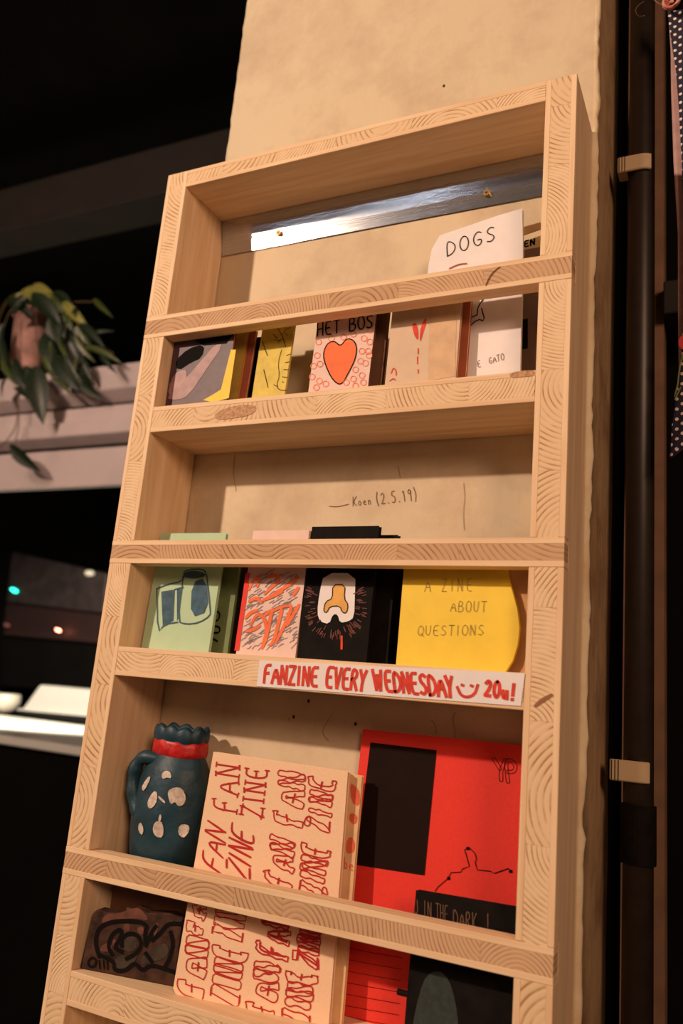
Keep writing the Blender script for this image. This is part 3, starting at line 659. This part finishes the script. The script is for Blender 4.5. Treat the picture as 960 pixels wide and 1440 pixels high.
def jspot(bm,px,it=1):
    pts=smooth_line(px,it,True); cu=sum(p[0] for p in pts)/len(pts); cv=sum(p[1] for p in pts)/len(pts)
    def pj(u,v):
        y=.03
        for _ in range(6):
            p=at(u,v,y); r=jr(p.z)*1.0; dx=(p.x-JX-(p.z-1.3536)*.05+.004)/r; dx=max(-.95,min(.95,dx))
            a=math.atan2(-math.sqrt(1-dx*dx),dx); q=1+.045*noise.noise(Vector((math.cos(a)*1.3,math.sin(a)*1.3,p.z*30)))
            y=JY-(r*q+.0008)*ys*math.sqrt(1-min(.97,(dx/q)**2))-.0004
        return at(u,v,y)
    c=bm.verts.new(pj(cu,cv)); mid=[bm.verts.new(pj(cu+(u-cu)*.5,cv+(v-cv)*.5)) for u,v in pts]; out=[bm.verts.new(pj(u,v)) for u,v in pts]; n=len(pts)
    for i in range(n):
        j=(i+1)%n; bm.faces.new((c,mid[i],mid[j])); bm.faces.new((mid[i],out[i],out[j],mid[j]))
for px in ([(209,1091),(212,1094),(203,1112),(199,1111),(200,1104)],[(227,1088),(233,1083),(240,1086),(241,1095),(235,1093),(228,1096)],[(216,1112),(221,1114),(221,1126),(215,1136),(208,1137),(207,1126)],
           [(236,1119),(236,1112),(245,1107),(256,1108),(262,1122),(258,1132),(250,1134),(246,1127),(240,1132)],[(198,1156),(202,1165),(200,1175),(195,1170),(194,1160)],[(217,1156),(226,1154),(230,1163),(229,1178),(219,1177),(214,1168)],
           [(252,1160),(262,1159),(267,1163),(264,1173),(257,1179),(250,1172)],[(222,1119),(226,1121),(233,1128),(231,1130),(223,1123)],[(224,1145),(227,1146),(226,1155),(222,1156)]):
    bm=bmesh.new(); jspot(bm,px); obj('pale_spot',bm,M_spot,jug)
# graffiti tile on the lower shelf
tl=thing('painted_tile','rough dark clay tile painted with black looping letters on the lower shelf','tile',(.09,.02,ZF))
poly=None
TP=Plane(.0095,.03,ZF,.2,.036,.0362)
poly=[(.0365,ZF),(.152,ZF)]+[TP.px(*q) for q in ((258,1292),(240,1285),(225,1284),(207,1284),(198,1279),(190,1276),(176,1283),(160,1284),(150,1283),(136,1279),(130,1284))]
poly=[(max(.0365,a),b) for a,b in poly]
bm=bmesh.new(); extr(bm,[TP.pt(a,b,0) for a,b in poly],[TP.pt(a,b,-.018) for a,b in poly])
for v in bm.verts: v.co.z=max(v.co.z,ZF); v.co.x=max(v.co.x,.0352)
tb=obj('clay_slab',bm,M_tile,tl,bevel=.0015)
bm=bmesh.new()
for q in ([(142,1295),(150,1284),(165,1285),(185,1278),(195,1276),(205,1285),(210,1295),(190,1291),(165,1293),(148,1300)],[(140,1333),(150,1325),(158,1328),(157,1338),(142,1338)],[(158,1322),(162,1320),(166,1330),(160,1334)],[(173,1300),(182,1298),(184,1308),(176,1310)],[(192,1304),(203,1303),(202,1315),(195,1313)],[(216,1300),(224,1296),(222,1310),(216,1318)]):
    patch(bm,TP,q,.0005,1)
obj('pinkish_paint',bm,M_tilep,tb)
bm=bmesh.new()
for q in ([(160,1352),(168,1342),(185,1345),(196,1338),(190,1352),(178,1362),(165,1362)],[(198,1345),(212,1338),(222,1328),(235,1326),(238,1340),(228,1350),(212,1352),(200,1358)],[(176,1318),(190,1316),(194,1330),(185,1340),(172,1334)]):
    patch(bm,TP,q,.0006,1)
obj('grey_paint',bm,M_tileg,tb)
bm=bmesh.new()
for l,cl in (([(140,1345),(134,1325),(138,1305),(155,1296),(180,1294),(208,1298),(204,1312),(205,1325)],0),([(158,1342),(152,1330),(158,1312),(172,1305),(170,1320),(160,1332),(172,1338)],0),([(172,1330),(172,1318),(184,1311),(196,1316),(200,1330),(190,1342),(178,1348)],0),
          ([(205,1330),(214,1310),(220,1302)],0),([(214,1322),(226,1312),(236,1298),(258,1299)],0),([(240,1310),(244,1325),(240,1345),(232,1360)],0),([(140,1342),(162,1352),(160,1364),(176,1366),(190,1352),(200,1366),(212,1356),(232,1362),(250,1368)],0),([(205,1340),(214,1352)],0)):
    pline(bm,TP,l,.0042,.0009,2,bool(cl))
pline(bm,TP,[(124,1352),(130,1345),(137,1350),(133,1360),(125,1358)],.0022,.0009,2,True)
for a,b in (((140,1350),(141,1362)),((146,1350),(147,1362)),((151,1351),(152,1363))): pline(bm,TP,[a,b],.0015,.0009,0)
obj('black_loops',bm,M_black,tb)

# ------------------------------------------------------------------ right of the column: pipe, clips, trim
def vcyl(bm,x,y,r,z0,z1,n=28): tube(bm,[(x,y,z0),(x,y,z1)],r,n)
PX,PY,PRr=.6045,.215,.0160
pp=thing('black_pipe','dark vertical drain pipe running beside the right side of the column','pipe',(PX,PY,0))
bm=bmesh.new(); vcyl(bm,PX,PY,PRr,0,4.3); obj('pipe_run',bm,M_pipe,pp,smooth=False)
for f in pp.children[0].data.polygons: f.use_smooth = len(f.vertices)==4
bm=bmesh.new(); za,zb=at(900,1215,PY).z,at(900,1132,PY).z; vcyl(bm,PX,PY,PRr+.0028,za,zb); obj('coupling',bm,M_blackc,pp)
for f in pp.children[1].data.polygons: f.use_smooth = len(f.vertices)==4
for i,(v,lab_) in enumerate(((231,'upper beige plastic pipe clip gripping the black pipe near the rack top'),(1085,'lower beige plastic pipe clip gripping the black pipe beside the red zine'))):
    z=at(890,v,PY-PRr).z; h=.0112
    t=thing('pipe_clip',lab_,'clip',(PX-.02,PY,z),'pipe clips on the column')
    bm=bmesh.new(); n=10; ro,ri=PRr+.0050,PRr+.0004
    out=[(.5765,PY-ro)]+[(PX+ro*math.cos(math.radians(270+42*j/n)),PY+ro*math.sin(math.radians(270+42*j/n))) for j in range(n+1)]
    inn=[(PX+ri*math.cos(math.radians(270+42*j/n)),PY+ri*math.sin(math.radians(270+42*j/n))) for j in range(n+1)][::-1]+[(.5765,PY-ri)]
    ring=out+inn
    extr(bm,[(x,y,z-h) for x,y in ring],[(x,y,z+h) for x,y in ring]); obj('clip_jaw',bm,M_clip,t,bevel=.0015)
    obj('clip_foot',box(.5765,PX-PRr-.0002,PY-PRr-.001,PY+.003,z-h*.9,z+h*.9),M_clip,t,bevel=.001)
    bm=bmesh.new()
    for q in (.004,.0075,.011): bx(bm,.5765+q-.002,.5765+q-.0012,PY-PRr-.0056,PY-PRr-.0048,z-h*.95,z+h*.95)
    obj('clip_rib',bm,M_dk,t)
obj_=struct(obj('trim_1',box(.576,.5875,.30,.32,0,4.3),M_trim))
struct(obj('trim_2',box(.583,.608,.50,.54,0,4.3),M_trim))
tag(obj('metal_bracket',box(.6095,.70,.47,.60,at(940,440,.47).z,at(940,394,.47).z),M_beam,bevel=.002),'dim brown wooden block bridging the dark gap right of the pipe','block')
struct(obj('wall_right',box(.45,4,.60,.70,0,4.3),M_dark))
bm=bmesh.new(); p0=at(916,1300,.3); vcyl(bm,p0.x+.002,.29,.0014,0,1.46,8)
tag(obj('thin_cable',bm,M_trim),'thin vertical cable low beside the black pipe','cable')

# ------------------------------------------------------------------ bunting at the right edge
FY=.16
def dotted():
    M=bpy.data.materials.new('navy_polka_dot_cotton'); M.use_nodes=True; nt=M.node_tree; N=nt.nodes; L=nt.links
    b=N['Principled BSDF']; b.inputs['Roughness'].default_value=.85
    tc=N.new('ShaderNodeTexCoord'); sep=N.new('ShaderNodeSeparateXYZ'); L.new(tc.outputs['Object'],sep.inputs[0])
    comb=N.new('ShaderNodeCombineXYZ')
    def mth(op,a,b_):
        n=N.new('ShaderNodeMath'); n.operation=op
        for i,q in enumerate((a,b_)):
            if q is None: continue
            if hasattr(q,'node'): L.new(q,n.inputs[i])
            else: n.inputs[i].default_value=q
        return n.outputs[0]
    S=1/.0085
    a=mth('MULTIPLY',mth('ADD',sep.outputs[0],sep.outputs[2]),S*.707); c=mth('MULTIPLY',mth('SUBTRACT',sep.outputs[2],sep.outputs[0]),S*.707)
    fa=mth('SUBTRACT',mth('FRACT',a,None),.5); fc=mth('SUBTRACT',mth('FRACT',c,None),.5)
    d=mth('SQRT',mth('ADD',mth('MULTIPLY',fa,fa),mth('MULTIPLY',fc,fc)),None)
    r=N.new('ShaderNodeValToRGB'); r.color_ramp.interpolation='CONSTANT'; e=r.color_ramp.elements
    e[0].position=0; e[0].color=(.80,.66,.60,1); e[1].position=.23; e[1].color=(.012,.012,.035,1); L.new(d,r.inputs[0]); L.new(r.outputs[0],b.inputs['Base Color'])
    return M
fl=thing('bunting_flag','navy polka dot cotton flag with pink lining hanging at the right edge','bunting',at(960,40,FY))
def cloth(name,px,mat_,amp,dy):
    # px: rows of (v, u_left, u_right)
    bm=bmesh.new(); rows=[]
    for i in range(len(px)-1):
        for s in range(6):
            t_=s/6; v,l,r=[px[i][k]*(1-t_)+px[i+1][k]*t_ for k in range(3)]
            rows.append((v,l,r))
    rows.append(px[-1])
    vr=[]
    for v,l,r in rows:
        ring=[]
        for j in range(13):
            u=l+(r-l)*j/12; p=at(u,v,FY+dy); ring.append(bm.verts.new(p+Vector((0,amp*math.sin(j*.9+v*.012),0))))
        vr.append(ring)
    for a,b in zip(vr,vr[1:]):
        for j in range(12): bm.faces.new((a[j],a[j+1],b[j+1],b[j]))
    o=obj(name,bm,mat_,fl,smooth=True); s=o.modifiers.new('thickness','SOLIDIFY'); s.thickness=.0008; return o
cloth('dotted_cloth',[(14,938,1010),(40,941,1030),(100,950,1040),(150,954,1045),(220,958,1050),(300,961,1055),(420,962,1060),(520,957,1055),(545,952,1045),(600,944,1000),(644,942,945)],dotted(),.0015,0)
cloth('pink_lining',[(30,940,975),(70,942.5,980),(130,943.5,990),(230,947,1000),(330,953,1010),(440,953,1010),(525,954,1010),(545,953,990)],mat('dusty_pink_cotton',(.50,.30,.27),.85),.001,.010)
bm=bmesh.new(); fp=Plane(FY-.004,0)
for u,v,r in ((962,482,9),(968,500,8)):
    patch(bm,fp,[(u+r*math.cos(a*.785),v+r*math.sin(a*.785)*1.2) for a in range(8)],.001,1)
obj('red_flower_print',bm,mat('red_flower',(.62,.05,.05),.8),fl)
bm=bmesh.new()
for l in ([(960,500),(955,520),(953,540)],[(953,540),(948,560),(950,556)],[(957,545),(949,562)]): pline(bm,fp,l,.0016,.001)
obj('green_stalk_print',bm,mat('stalk_green',(.16,.20,.07),.8),fl)
ro=thing('fabric_rose','curled pink and red fabric rose pinned at the top right corner','rose',at(940,8,FY-.01))
for k in range(5):
    bm=bmesh.new(); c0=at(942,4,FY-.012); n=14
    pts=[(c0.x+(.0035+.0022*k)*math.cos(a+k*1.3),c0.y-.002*k+.004*math.sin(a*.5),c0.z+(.0035+.0022*k)*math.sin(a+k*1.3)*1.1) for a in [i*.28 for i in range(n)]]
    tube(bm,pts,[.0012+.0014*math.sin(math.pi*i/(n-1)) for i in range(n)],8)
    obj('petal',bm,mat('rose_petal',(.60,.16,.13) if k%2 else (.62,.32,.24),.8),ro,smooth=True)
bm=bmesh.new(); c0=at(938,22,FY-.005)
pts=[at(u,v,FY) for u,v in smooth_line([(905,2),(896,8),(892,16),(898,24),(906,22)],2)]
tube(bm,pts,.0006,6)
tag(obj('wire_loop',bm,M_trim),'thin curled wire loop hanging left of the fabric rose','wire')
bm=bmesh.new(); pts=[at(u,v,FY) for u,v in smooth_line([(915,-8),(922,3),(932,8),(944,9)],2)]; tube(bm,pts,.0008,6)
tag(obj('hanging_cord',bm,M_trim),'short dark cord leading to the fabric rose','cord')

# ------------------------------------------------------------------ left background
# painted cornice of three boards
cn=thing('painted_ledge','long pinkish white painted ledge of stacked boards behind the rack','ledge',(-1.5,1.6,2.27))
LY=1.5
def zl(u,v,Y=LY): return at(u,v,Y).z
zt0=zl(90,522); zt1=zl(90,554); zt2=zl(90,565); zm0=zl(90,572); zm1=zl(90,593); zm2=zl(90,612); zm3=zl(90,620); zb0=zl(90,628); zb1=zl(90,681)
def prof(name,pts):
    bm=bmesh.new(); extr(bm,[(-4.88,y,z) for y,z in pts],[(1.2,y,z) for y,z in pts]); return obj(name,bm,M_ledge,cn,bevel=.003)
prof('top_board',[(LY,zt1),(LY,zt0),(LY+.30,zt0),(LY+.30,zt2+.002),(LY+.06,zt2)])
prof('middle_board',[(LY+.01,zm2),(LY+.01,zm1),(LY+.03,zm1+.004),(LY+.03,zm0),(LY+.28,zm0),(LY+.28,zm3),(LY+.07,zm3)])
prof('bottom_board',[(LY+.04,zb1),(LY+.04,zb0),(LY+.07,zb0),(LY+.07,zb1)])
bm=bmesh.new(); bx(bm,-4.88,1.2,LY+.07,LY+.25,zb0-.02,zt0-.01); obj('dark_core',bm,M_dark,cn)
# upper beam
za=at(100,240,1.75).z; zb=at(100,302,1.75).z
tag(obj('ceiling_beam',box(-4.88,.3,1.75,1.95,zb,za),M_beam,bevel=.004),'dim horizontal timber beam high in the dark upper left','beam')
# counter and things on it
CZ=1.3
ct=thing('bar_counter','brightly lit white counter top with black front behind the rack, lower left','counter',(-3,2.6,0))
q=[atz(-160,1010,CZ),atz(113,1050,CZ)]
fr=q[1]+(q[1]-q[0]).normalized()*.9; dirc=(q[1]-q[0]).normalized(); nrm=Vector((-dirc.y,dirc.x,0))
fl0=q[1]-dirc*2.2
def slabq(a,b,depth,z0,z1,name,m,par):
    bm=bmesh.new(); P4=[a,b,b+nrm*depth,a+nrm*depth]; extr(bm,[(p.x,p.y,z0) for p in P4],[(p.x,p.y,z1) for p in P4]); return obj(name,bm,m,par,bevel=.004)
slabq(fl0,fr,1.05,CZ-.035,CZ,'counter_top',M_counter,ct)
slabq(fl0+nrm*.05,fr+nrm*.05,.95,0,CZ-.036,'counter_front',M_dark,ct)
P=atz(75,1000,CZ)
bc=thing('back_counter','dark back counter carrying the machine and white tray','counter',(P.x,P.y,0))
slabq(fl0-dirc*.4+nrm*1.25,fr+nrm*1.25,2.2,CZ-.04,CZ,'back_top',M_dark,bc)
slabq(fl0-dirc*.4+nrm*1.3,fr+nrm*1.3,2.1,0,CZ-.041,'back_front',M_dark,bc)
# tray
tr=thing('white_tray','glowing white rectangular tray on the lit counter, left of the rack','tray',atz(80,1003,CZ))
a,b=atz(30,999,CZ),atz(150,1010,CZ); d=(b-a).normalized(); nn=Vector((-d.y,d.x,0)); dp=.35; up=Vector((0,0,1)); 
ht=.135*(a-CAM).length/4.6
bm=bmesh.new(); lo=[a+d*.0,b,b+nn*dp,a+nn*dp]; hi=[a+d*.10-nn*.0+up*ht,b+up*ht,b+nn*dp+up*ht,a+d*.10+nn*dp+up*ht]
extr(bm,lo,hi); obj('tray_body',bm,M_counter,tr,bevel=.01)
bm=bmesh.new(); lo=[a-d*.03-nn*.02,b-nn*.02,b+nn*dp,a-d*.03+nn*dp]; extr(bm,[p+up*.001 for p in lo],[p+up*.012 for p in lo]); obj('tray_rim',bm,M_counter,tr)
# bowl
P=atz(6,1004,CZ); bw=thing('pale_bowl','pale rounded bowl at the left picture edge beside the white tray','bowl',P)
R=.085
bm=lathe([(.001,0),(.035,0),(.07,.025),(.085,.06),(.080,.10),(.074,.105),(.070,.10),(.06,.05),(.001,.02)],28,lambda r,z,a,i:(P.x+r*1.0*math.cos(a),P.y+r*math.sin(a),P.z+z*1.15+.001),0,0)
obj('bowl_body',bm,mat('cream_ceramic',(.55,.50,.42),.4),bw,smooth=True)
# machine with lights
MY=3.95
mc=thing('espresso_machine','dim metal coffee machine with cyan and orange indicator lights, left background','machine',(-3.9,MY+.2,CZ))
def mq(us,vs,Y0_,depth,name,m,par):
    P4=[at(u,v,Y0_) for u,v in zip(us,vs)]; bm=bmesh.new(); extr(bm,P4,[p+Vector((0,depth,0)) for p in P4]); return obj(name,bm,m,par,bevel=.01)
mq((16,150,146,8),(775,806,862,846),MY,.4,'upper_housing',M_steel,mc)
mq((8,146,143,4),(848,864,905,893),MY+.06,.34,'lower_panel',mat('dark_red_steel',(.05,.025,.024),.5,.3),mc)
mq((2,142,140,0),(894,906,975,965),MY+.14,.26,'drip_housing',M_dark,mc)
def led(name,u,v,ru,rv,col_,s,Y0_,par,ang=.5):
    P4=[]
    for k in range(14):
        a_=k/14*2*math.pi; du,dv=ru*math.cos(a_),rv*math.sin(a_); P4.append(at(u+du*math.cos(ang)-dv*math.sin(ang),v+du*math.sin(ang)+dv*math.cos(ang),Y0_))
    bm=bmesh.new(); extr(bm,P4,[p+Vector((0,.012,0)) for p in P4])
    return obj(name,bm,mat(name,(.1,.1,.1),.5,emit=col_,estr=s),par)
led('cyan_light',19,830,5,2.4,(.02,.9,.62),5,MY-.014,mc)
led('orange_light',81,886,3.5,1.8,(1,.30,.16),13,MY-.014,mc)
led('dim_red_light',9,879,4,3,(.5,.05,.03),.25,MY-.014,mc)
P=at(126,806,MY-.06)
hl=obj('reflection_blob',lathe([(.001,-.03),(.02,-.028),(.033,-.01),(.033,.01),(.02,.028),(.001,.03)],20,lambda r,z,a,i:(P.x+r*math.cos(a)*1.2,P.y+r*math.sin(a),P.z+z*.7),0,0),mat('reflection_glow',(.6,.55,.45),.5,emit=(.75,.62,.42),estr=.55),mc,smooth=True)  # self-lit blob imitates a small pale reflection on the machine
# dark cabinet silhouettes / support of back counter things
# ------------------------------------------------------------------ plant on the ledge
PYv=LY+.09
pt_=thing('trailing_houseplant','trailing green houseplant in a terracotta pot on the painted ledge','plant',Vector((at(44,520,PYv).x,PYv,zt0)))
pc=Vector((at(44,480,PYv).x,PYv,zt0)); ztop=at(44,436,PYv).z; rp=.088
bm=lathe([(.001,0),(rp*.66,0),(rp*.74,.02),(rp,(ztop-zt0)*.85),(rp*1.12,(ztop-zt0)*.86),(rp*1.12,(ztop-zt0)),(rp*1.0,(ztop-zt0)),(rp*.9,(ztop-zt0)*.9),(.001,(ztop-zt0)*.9)],30,lambda r,z,a,i:(pc.x+r*math.cos(a),pc.y+r*math.sin(a),pc.z+z+.001),0,0)
obj('pot',bm,M_pot,pt_,smooth=True)
def leaf_mesh(L_,W_,droop):
    bm=bmesh.new(); rows=[]; n=7
    for i in range(n+1):
        t_=i/n; wd=W_*(math.sin(math.pi*min(1,t_*.98+.02))**.8)*(1.15-.5*t_); zz=-droop*t_*t_*L_
        rows.append([bm.verts.new((s*wd/2, L_*t_, zz+abs(s)*wd*.16)) for s in (-1,-.5,0,.5,1)])
    for a,b in zip(rows,rows[1:]):
        for j in range(4): bm.faces.new((a[j],a[j+1],b[j+1],b[j]))
    return bm
LEAVES={}
for key,m_ in (('g',M_leaf),('d',M_leafd),('y',M_leafy)):
    bm=leaf_mesh(1,.42,.25); me=bpy.data.meshes.new('leaf'); 
    for f in bm.faces: f.smooth=True
    bm.to_mesh(me); bm.free(); me.materials.append(m_); LEAVES[key]=me
def leaf(u0,v0,u1,v1,key,Y0_,w=1.0,par=pt_,roll=0,y2=0):
    a=at(u0,v0,Y0_); b=at(u1,v1,Y0_+y2); d=b-a; L_=d.length; d.normalize()
    o=bpy.data.objects.new('leaf',LEAVES[key]); C.objects.link(o); o.parent=par
    nz=Vector((0,-1,0.25)); x=d.cross(nz).normalized(); z=x.cross(d).normalized()
    R3=Matrix((x,d,z)).transposed() @ Matrix.Rotation(roll,3,'Y')
    o.matrix_local=Matrix.Translation(a-world_loc(par))@R3.to_4x4()@Matrix.Diagonal((L_*w,L_,L_,1))
    return o
random.seed(3)
YF=LY-.06
for a in ((30,410,78,418,'y',.9),(45,403,70,412,'y',1),(8,430,28,408,'y',.8),(22,412,-14,450,'y',.8),(88,424,120,458,'y',.7),(100,440,122,490,'g',.8),(60,415,100,440,'g',.9),
          (90,440,108,470,'g',1),(70,430,92,452,'d',1),(105,470,126,508,'g',.7),(84,470,92,512,'g',.7),(92,500,120,548,'d',.9),(50,515,56,585,'d',1.1),(96,515,130,562,'d',.8),(118,488,166,500,'g',.5),
          (5,455,-8,500,'d',1),(2,500,18,545,'g',.8),(14,625,47,664,'d',1.05),(70,480,80,510,'g',.9),(110,500,100,530,'y',.5),(24,420,60,428,'d',.9),(40,418,10,440,'d',1),(96,450,76,480,'d',1),(112,455,140,480,'d',.7),
          (126,470,158,462,'d',.6),(132,420,150,440,'g',.5),(60,500,84,540,'g',.7),(10,530,-6,560,'d',.9),(20,545,50,560,'d',.8),(84,440,64,462,'g',.6),(75,410,100,424,'d',.8),(108,430,96,462,'d',.8),(140,500,160,520,'d',.6),(80,532,100,556,'g',.5),
          (70,445,84,500,'d',1.2),(80,455,104,500,'d',1.2),(94,470,112,520,'d',1.1),(76,500,98,540,'d',1.1),(60,470,76,520,'d',1),(20,505,30,545,'d',1),(34,515,60,552,'d',1),(2,470,6,520,'d',1.1),(70,418,110,436,'y',.7),(46,412,80,446,'d',1),(12,420,40,436,'d',1),(112,500,128,536,'d',.8)):
    leaf(a[0],a[1],a[2],a[3],a[4],YF-random.uniform(0,.05),a[5]*.85,roll=random.uniform(-.6,.6),y2=random.uniform(-.03,.03))
def vine(px,Y0_=YF+.01,r=.0022):
    bm=bmesh.new(); q=smooth_line(px,2); tube(bm,[at(u,v,Y0_) for u,v in q],r,6); obj('vine',bm,M_stem,pt_,smooth=True)
for px in ([(44,436),(60,420),(85,425),(105,450),(118,500),(122,555)],[(50,436),(70,440),(88,470),(100,520),(126,560)],[(40,436),(22,425),(4,455),(2,520)],[(44,432),(80,432),(125,470),(160,498)],
           [(30,450),(26,560),(24,600),(8,622),(-4,632)],[(26,570),(27,600),(20,626)],[(50,440),(55,500),(53,560)],[(40,430),(30,412),(44,402)],[(44,432),(90,425),(134,424)]): vine(px)
